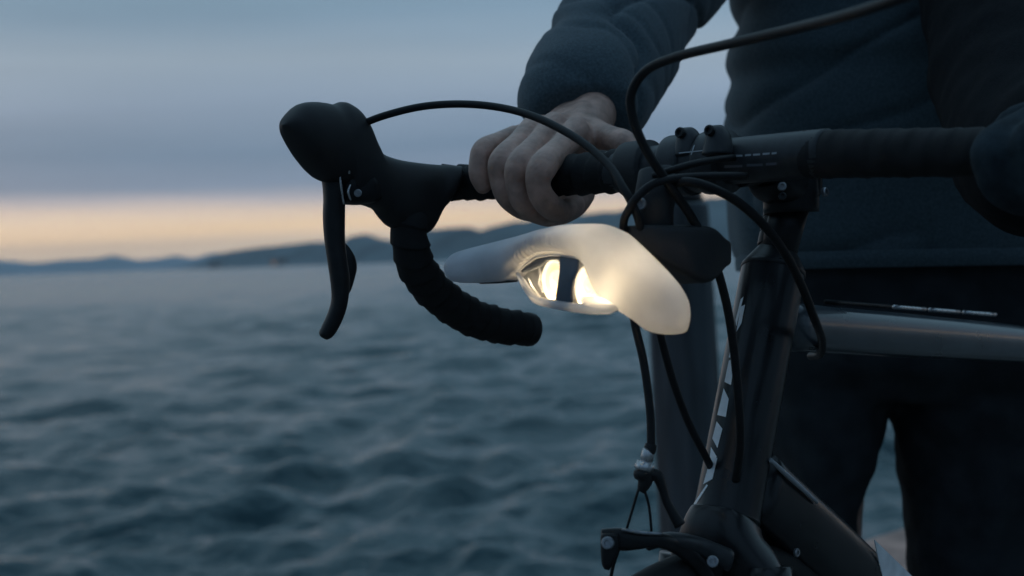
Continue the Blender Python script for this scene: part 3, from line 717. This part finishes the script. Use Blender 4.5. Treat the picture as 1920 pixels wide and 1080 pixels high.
# frosted bulge below the right lens
bl = MB(); loft([(LP(1098, 556, -.010), LP(1096, 572, -.010), .003), (LP(1112, 556, -.012), LP(1108, 583, -.012), .007), (LP(1132, 558, -.012), LP(1126, 584, -.012), .008), (LP(1150, 566, -.010), LP(1146, 583, -.010), .006), (LP(1160, 572, -.008), LP(1158, 579, -.008), .002)], 20, 5, 2.2, bl)
bl.build('light_bulge', M['frosted'], light)
def lens(px, py, hpx, nrm, off, m_):
    c = LP(px, py, off); r_ = hpx / FPX * ld(px); nrm = Vector(nrm).normalized(); q = nrm.to_track_quat('Z', 'Y').to_matrix()
    prof = [(r_ * .98, -.012), (r_ * 1.06, 0), (r_ * 1.02, .0015), (r_ * .93, .0012), (r_ * .90, -.001)]
    s = 40
    vs = [c + q @ Vector((a * math.cos(2 * math.pi * j / s), a * math.sin(2 * math.pi * j / s), z)) for a, z in prof for j in range(s)]
    rim = MB().add(vs, rings_to_faces(len(prof), s, caps=False)).build('lens_cup', M['clear'], light)
    def face(prof, nm, mt):
        vs = [c + q @ Vector((a * math.cos(2 * math.pi * j / s), a * math.sin(2 * math.pi * j / s), z)) for a, z in prof for j in range(s)]
        MB().add(vs, rings_to_faces(len(prof), s, caps=False)).build(nm, mt, rim)
    face([(r_ * .93, .0002), (r_ * .90, .0022), (r_ * .84, .0022), (r_ * .80, .0004)], 'lens_ring', M['led_ring'])
    face([(r_ * .81, .0006), (r_ * .7, -.0010), (r_ * .5, -.0022), (r_ * .42, -.0020)], 'lens', m_)
    face([(r_ * .43, -.0020), (r_ * .40, .0008), (r_ * .30, .0014), (r_ * .24, .0002), (r_ * .12, .0016), (.00005, .0018)], 'lens_core', M['led_ring'])
lens(1041, 524, 41, (-.86, -.51, .05), -.002, M['led'])
lens(1106, 537, 43, (-.84, -.54, .05), -.006, M['led_bright'])
dk = MB(); loft([(LP(977, 507, -.006), LP(980, 511, -.006), .0004), (LP(990, 494, -.006), LP(998, 507, -.006), .0008), (LP(1004, 483, -.006), LP(1016, 499, -.006), .001), (LP(1022, 480, -.006), LP(1028, 489, -.006), .001), (LP(1050, 480, -.006), LP(1050, 487, -.006), .0008)], 12, 5, 2.4, dk)
dk.build('dark_patch', M['strap'], light)  # darker patch at the upper left of the lens housing
for rows in ([(1009, 498), (1013, 512), (1012, 530), (1018, 548)], [(1014, 520), (1011, 532), (1016, 540)], [(990, 520), (1000, 540), (1012, 556)], [(1076, 492), (1080, 520), (1078, 545), (1086, 566)]):
    tube([(LP(x, y, -.004), .0007) for x, y in rows], 8, 5).build('housing_glint', M['frosted'], light)  # pale streaks standing in for glints on the clear housing
# rubber strap between the lenses
sr = MB(); loft([(LP(1049, 481, -.014), LP(1086, 487, -.014), .0012), (LP(1050, 505, -.017), LP(1084, 507, -.017), .0014), (LP(1047, 530, -.019), LP(1075, 530, -.019), .0014), (LP(1043, 555, -.018), LP(1074, 558, -.018), .0014), (LP(1042, 569, -.015), LP(1078, 575, -.015), .0012)], 20, 6, 3.5, sr)
sr.build('strap', M['strap'], light)
lip([(900, 531, -.004, .0006), (935, 529, -.005, .0009), (970, 527, -.006, .0006)], 'seam', M['rubber'])
# bracket behind
bk = MB(); loft([(P(1163, 427, .93), P(1168, 450, .93), .014), (P(1200, 424, .935), P(1205, 485, .935), .02), (P(1250, 424, .94), P(1256, 515, .94), .023), (P(1286, 424, .945), P(1288, 532, .945), .023), (P(1306, 430, .95), P(1306, 524, .95), .022), (P(1324, 446, .955), P(1324, 505, .955), .020), (P(1329, 452, .957), P(1329, 498, .957), .018)], 32, 5, 7.0, bk)
bk.build('bracket', M['bracket'], light)
b2 = MB(); loft([(P(1196, 330, .945), P(1262, 322, .945), .012), (P(1190, 365, .94), P(1268, 360, .94), .015), (P(1188, 395, .94), P(1262, 395, .94), .016), (P(1196, 430, .94), P(1262, 430, .94), .014)], 24, 5, 3.5, b2)
b2.build('bracket_arm', M['bracket'], light)
disc_bolt('bracket_bolt', P(1201, 382, .922), P(1201, 382, .5) - P(1201, 382, 1), .0040, .003, M['bolt'], light)
cuff(CL + B * -.064, .010, .0205, 'bar_clamp', light, M['bracket'])
# the lamp's own light
def bulb(px, py, off, e, rad=.004):
    d = bpy.data.lights.new('led_light', 'POINT'); d.energy = e; d.color = (1, .75, .43); d.shadow_soft_size = rad
    o = bpy.data.objects.new('led_light', d); COL.objects.link(o); o.location = LP(px, py, off); o.parent = light; o.matrix_parent_inverse = light.matrix_world.inverted()
bulb(1128, 520, -.0100, .050, .003)
bulb(1160, 528, -.007, .034)
bulb(1110, 455, -.004, .008)
bulb(1130, 574, -.014, .013, .0015)
bulb(1065, 460, .000, .0050)
bulb(1075, 573, -.013, .020, .0015)
bulb(1022, 562, -.011, .013, .0015)
bulb(990, 534, -.009, .003, .001)
bulb(1004, 522, -.006, .0030, .0015)

# ------------------------------------------------------------------ the person
per_base = Vector((P(1700, 600, 1.62).x, 1.62, .088))
person = empty('person', per_base)
tag(person, 'person in a grey fleece and dark trousers standing behind the bicycle, gripping the handlebar', 'person')
# -- hand on the bar (seen left)
def hand_mb(fn=lambda v: v, dz=0):
    mb = MB()
    def ch(rows, s=20, n=6):
        tube([(fn(P(a, b, c)), r / 1000) for a, b, c, r in rows], s, n, round_caps=True, mb=mb)
    ch([(966, 258, 1.148, 10.2), (938, 266, 1.126, 8.4), (908, 281, 1.104, 9.3), (898, 304, 1.097, 7.9), (899, 328, 1.095, 8.2), (907, 350, 1.096, 6.8)])
    ch([(1001, 241, 1.136, 11.2), (972, 268, 1.108, 9.0), (941, 302, 1.080, 10.1), (938, 334, 1.078, 8.6), (950, 366, 1.080, 9.0), (974, 390, 1.092, 8.0), (1000, 398, 1.115, 8)])
    ch([(1040, 236, 1.124, 11.6), (1010, 268, 1.096, 9.4), (975, 309, 1.064, 10.6), (969, 342, 1.062, 9.0), (982, 378, 1.066, 9.5), (1010, 400, 1.082, 8.6), (1035, 402, 1.11, 8)])
    ch([(1080, 248, 1.108, 12.0), (1050, 278, 1.080, 9.8), (1017, 314, 1.048, 11.0), (1009, 348, 1.045, 9.2), (1024, 379, 1.054, 9.6), (1052, 397, 1.078, 9.2), (1078, 384, 1.115, 8.6)])
    ch([(985, 385, 1.12, 10), (1030, 400, 1.13, 11), (1072, 386, 1.14, 11), (1096, 364, 1.16, 9)])
    ch([(1000, 380, 1.16, 12), (1060, 378, 1.165, 14), (1090, 330, 1.18, 14), (1105, 270, 1.185, 15)])
    ch([(1105, 248, 1.15, 14), (1124, 254, 1.125, 11.5), (1148, 260, 1.105, 9.8), (1170, 268, 1.09, 10.2), (1185, 284, 1.082, 8.2)])
    # back of the hand and palm
    for (a, b, c, r) in ((972, 257, 1.154, 10), (1004, 241, 1.144, 11), (1042, 237, 1.134, 11.5), (1080, 246, 1.122, 12)):
        ch([(a, b, c, r), ((a * .6 + 1095 * .4), (b * .55 + 226 * .45), c + .018, 9.5), ((a * .3 + 1098 * .7), 218, c + .045, 11), (1105, 205, 1.215, 17), (1140, 130, 1.275, 22)])
        ch([(a, b + 14, c + .012, 10), ((a * .5 + 1095 * .5), b + 4, c + .035, 14), (1105, 212, 1.222, 17)])
    ch([(1080, 262, 1.11, 14), (1100, 250, 1.15, 16), (1112, 215, 1.205, 20)])
    ch([(975, 276, 1.145, 11), (1040, 290, 1.140, 12), (1095, 275, 1.135, 13)])
    ch([(1105, 205, 1.215, 24), (1140, 130, 1.275, 29), (1152, 100, 1.30, 30)], 24, 5)
    return mb
fine = hand_mb()
hm = remeshed(fine, .0014, 4)
# -- second hand near the right edge, on the near part of the bar
def second(p):
    return mir(p)
fine2 = hand_mb(lambda v: mir(v) + B * .085 - Z * .012)
hm2 = remeshed(fine2, .0032, 3)
# rest of the body
bd = MB()
SHR, SHL = Vector((.30, 1.63, 1.43)), Vector((.66, 1.60, 1.43))
NK = Vector((.48, 1.63, 1.50)); HC = Vector((.46, 1.60, 1.68))
cx, cy = .48, 1.64
loft([(Vector((cx - .16, cy, .86)), Vector((cx + .16, cy, .86)), .10), (Vector((cx - .15, cy, 1.05)), Vector((cx + .15, cy, 1.05)), .09), (Vector((cx - .17, cy, 1.28)), Vector((cx + .17, cy, 1.28)), .11), (Vector((cx - .19, cy, 1.41)), Vector((cx + .19, cy, 1.41)), .08), (Vector((cx - .06, cy, 1.47)), Vector((cx + .06, cy, 1.47)), .06)], 28, 5, 2.3, bd)
tube([(Vector((cx, cy, 1.42)), .06), (NK, .055), (HC - Z * .05, .055)], 20, 4, mb=bd)
loft([(HC + Vector((-.045, 0, -.115)), HC + Vector((.045, 0, -.115)), .05), (HC + Vector((-.065, 0, -.06)), HC + Vector((.065, 0, -.06)), .085), (HC + Vector((-.075, 0, .02)), HC + Vector((.075, 0, .02)), .098), (HC + Vector((-.065, 0, .08)), HC + Vector((.065, 0, .08)), .085), (HC + Vector((-.02, 0, .115)), HC + Vector((.02, 0, .115)), .03)], 24, 6, 2.1, bd)
fd = Vector((-.25, -.97, 0)).normalized(); rd_ = Vector((.97, -.25, 0)).normalized()
tube([(HC + fd * .085 + Z * .02, .009), (HC + fd * .108 - Z * .015, .013), (HC + fd * .095 - Z * .028, .011)], 12, 4, round_caps=True, mb=bd)
tube([(HC + fd * .078 - Z * .055 - rd_ * .024, .006), (HC + fd * .090 - Z * .055, .008), (HC + fd * .078 - Z * .055 + rd_ * .024, .006)], 12, 4, round_caps=True, mb=bd)
for s in (-1, 1):
    tube([(HC + rd_ * .076 * s + Z * .02, .010), (HC + rd_ * .082 * s - Z * .005, .012), (HC + rd_ * .074 * s - Z * .03, .008)], 12, 4, round_caps=True, mb=bd)
for hx, fx in ((1545, 1528), (1815, 1805)):
    hp = P(hx, 640, 1.64); kn = P((hx + fx) / 2, 1250, 1.63); an = P(fx, 1950, 1.66); an.z = .17
    tube([(hp + Z * .1, .06), (hp, .055), (kn, .040), (kn.lerp(an, .4), .040), (an, .035)], 20, 5, mb=bd)
tube([(P(*q_), r_) for q_, r_ in (((1135, 140, 1.27), .028), ((1200, 0, 1.40), .036), ((1290, -150, 1.52), .042), ((1370, -280, 1.60), .050))], 20, 5, mb=bd)
hp2 = second(P(1095, 205, 1.205)) + B * .085
tube([(mir(P(1100, 232, 1.165)) + B * .085, .022), (hp2, .026), (P(1985, 290, 1.06), .030), (P(1950, 180, 1.18), .036), (P(1925, 40, 1.30), .040), (P(1930, -130, 1.42), .044), (P(1960, -330, 1.56), .046)], 20, 5, mb=bd)
bm_ = remeshed(bd, .008, 4)
# one continuous body mesh
bmj = bmesh.new()
for me_ in (hm, bm_): bmj.from_mesh(me_)
bj = bpy.data.meshes.new('body'); bmj.to_mesh(bj); bmj.free()
link('body', bj, M['skin'], person)
link('shaded_hand', hm2, M['shaded_hand'], person)
# eyes and hair
for s in (-1, 1):
    c = HC + fd * .083 + rd_ * .031 * s + Z * .012
    tube([(c - rd_ * .006, .008), (c + rd_ * .006, .008)], 12, 2, round_caps=True).build('eye', M['decal'], person)
hr = MB(); loft([(HC + Vector((-.08, .03, -.04)), HC + Vector((.08, .03, -.04)), .075), (HC + Vector((-.087, .02, .03)), HC + Vector((.087, .02, .03)), .098), (HC + Vector((-.078, .01, .09)), HC + Vector((.078, .01, .09)), .095), (HC + Vector((-.03, 0, .135)), HC + Vector((.03, 0, .135)), .035)], 28, 6, 2.2, hr)
hr.build('hair', M['hair'], person)

# -- jacket
jk = MB(); DTs = 1.62
tor = [(-520, 1560, 2000, .08), (-400, 1450, 2130, .11), (-300, 1415, 2150, .125), (-150, 1398, 2140, .135), (-60, 1376, 2125, .14), (0, 1374, 2115, .14), (40, 1386, 2110, .14), (80, 1372, 2105, .14), (118, 1366, 2100, .142), (150, 1377, 2100, .138), (200, 1360, 2095, .142), (300, 1360, 2090, .142), (400, 1366, 2090, .142), (460, 1374, 2085, .145), (495, 1388, 2075, .142)]
loft([(P(a, y, DTs), P(b, y - 14, DTs), wd) for y, a, b, wd in tor], 64, 5, 2.4, jk)
slv = [((1300, -330), (1560, -260), 1.63, .07), ((1190, -200), (1470, -150), 1.56, .072), ((1108, -90), (1400, -60), 1.48, .070), ((1064, -10), (1338, 0), 1.41, .066), ((1049, 42), (1298, 46), 1.37, .066), ((1016, 84), (1284, 88), 1.335, .062),
       ((996, 122), (1262, 126), 1.30, .060), ((975, 160), (1242, 162), 1.268, .057), ((968, 196), (1222, 196), 1.24, .054), ((977, 226), (1206, 224), 1.222, .046), ((990, 240), (1196, 236), 1.212, .040)]
loft([(P(*a, d), P(*b, d), wd) for a, b, d, wd in slv], 48, 6, 2.1, jk)
# near sleeve, its shade put into a darker cloth colour
cf = mir(P(1095, 205, 1.205)) + B * .085
near = [(P(1960, -330, 1.56), .085), (P(1930, -130, 1.42), .098), (P(1925, 40, 1.30), .092), (P(1950, 180, 1.18), .080), (P(1985, 290, 1.06), .066), (cf.lerp(P(1985, 290, 1.06), .5), .052), (cf, .047), (mir(P(1088, 236, 1.160)) + B * .085, .040)]
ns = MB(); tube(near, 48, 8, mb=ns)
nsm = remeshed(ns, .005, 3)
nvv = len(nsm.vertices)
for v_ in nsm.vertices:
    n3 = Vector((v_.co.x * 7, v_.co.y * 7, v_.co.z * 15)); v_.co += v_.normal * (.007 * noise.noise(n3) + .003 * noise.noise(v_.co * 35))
link('sleeve', nsm, M['shaded_fleece'], person)
# hood and collar
tube([(NK + Vector((0, .02, -.06)), .10), (NK + Vector((0, .02, 0)), .082), (NK + Vector((0, .02, .03)), .075)], 32, 4, mb=jk)
jm = remeshed(jk, .0048, 5)
# folds
nv = len(jm.vertices); co = np.empty(nv * 3); jm.vertices.foreach_get('co', co); co = co.reshape(-1, 3)
no = np.empty(nv * 3); jm.vertices.foreach_get('normal', no); no = no.reshape(-1, 3)
ca = P(1090, 220, 1.22); cb = P(1290, -120, 1.5); axd = (cb - ca).normalized()
axn = np.array(axd); can = np.array(ca)
dsp = np.zeros(nv)
for i in range(nv):
    p = co[i]; v = Vector(p)
    s = (p - can).dot(axn); rad_ = np.linalg.norm(p - can - axn * s)
    if rad_ < .09 and -.05 < s < .45:       # sleeve: rings of gathered cloth running across the arm
        q = s / .060 + 1.7 * noise.noise(v * 9) + .8 * math.sin((p[0] - .1) * 13) + .3 * noise.noise(v * 26)
        r = 1 - abs(math.sin(q * math.pi)); r2 = 1 - abs(noise.noise(Vector((p[0] * 9, p[1] * 6, p[2] * 17)))) * 2
        d = -.0022 * r ** 3 - .007 * max(0, r2) ** 7 + .0015 * noise.noise(v * 16)
        dsp[i] = d * min(1, max(0, (.34 - s) / .1 + .6))
    else:
        w1 = Vector((p[0] * 2.2 + p[2] * 2.5, p[1] * 2, p[2] * 6 - p[0] * 4))
        r = 1 - abs(noise.noise(w1 * 1.6 + Vector((3, 0, 1)))) * 2
        dsp[i] = -.007 * max(0, r) ** 5 + .006 * noise.noise(v * 5) + .003 * noise.noise(v * 18)
co += no * dsp[:, None]
jm.vertices.foreach_set('co', co.ravel()); jm.update()
link('jacket', jm, M['fleece'], person)
# hem band
hb_ = MB(); loft([(P(1384, 478, DTs), P(2082, 466, DTs), .146), (P(1382, 492, DTs), P(2084, 480, DTs), .149), (P(1384, 508, DTs), P(2082, 496, DTs), .147)], 64, 4, 2.4, hb_)
hb_.build('jacket_hem', M['fleece'], person)
# -- trousers
tr = MB()
loft([(P(1400, 490, DTs), P(2070, 480, DTs), .125), (P(1404, 600, DTs), P(2070, 590, DTs), .13), (P(1412, 690, DTs), P(2062, 690, DTs), .125), (P(1440, 748, DTs), P(2040, 745, DTs), .10)], 48, 5, 2.5, tr)
loft([(P(1408, 660, DTs), P(1690, 660, DTs), .10), (P(1425, 760, DTs), P(1664, 760, DTs), .10), (P(1445, 850, DTs), P(1634, 850, DTs), .093), (P(1455, 950, DTs), P(1606, 950, DTs), .085), (P(1460, 1080, DTs), P(1602, 1080, DTs), .08), (P(1460, 1400, DTs), P(1600, 1400, DTs), .075), (P(1465, 1960, 1.66), P(1590, 1960, 1.66), .06)], 40, 5, 2.1, tr)
loft([(P(1640, 660, DTs), P(2050, 660, DTs), .11), (P(1664, 760, DTs), P(2030, 760, DTs), .11), (P(1688, 850, DTs), P(1985, 850, DTs), .10), (P(1700, 950, DTs), P(1945, 950, DTs), .093), (P(1706, 1040, DTs), P(1915, 1040, DTs), .085), (P(1716, 1400, DTs), P(1880, 1400, DTs), .078), (P(1740, 1960, 1.66), P(1870, 1960, 1.66), .06)], 40, 5, 2.1, tr)
tm = remeshed(tr, .006, 4)
nv = len(tm.vertices); co = np.empty(nv * 3); tm.vertices.foreach_get('co', co); co = co.reshape(-1, 3)
no = np.empty(nv * 3); tm.vertices.foreach_get('normal', no); no = no.reshape(-1, 3)
for i in range(nv):
    v = Vector(co[i]); co[i] += no[i] * (.006 * noise.noise(Vector((v.x * 9, v.y * 9, v.z * 22))) + .003 * noise.noise(v * 40))
tm.vertices.foreach_set('co', co.ravel()); tm.update()
link('trousers', tm, M['denim'], person)
for fx in (1527, 1805):
    an = P(fx, 1950, 1.66); an.z = .088
    f_ = Vector((-.2, -1, 0)).normalized(); s_ = Vector((1, -.2, 0)).normalized()
    sm_ = MB(); loft([(an + Z * .10 - f_ * .08 , an + Z * .002 - f_ * .09, .03), (an + Z * .11 - f_ * .02, an + Z * .002 - f_ * .02, .043), (an + Z * .085 + f_ * .08, an + Z * .002 + f_ * .08, .048), (an + Z * .055 + f_ * .16, an + Z * .002 + f_ * .16, .045), (an + Z * .03 + f_ * .195, an + Z * .004 + f_ * .195, .02)], 24, 5, 2.6, sm_)
    sm_.build('shoe', M['shoe'], person)
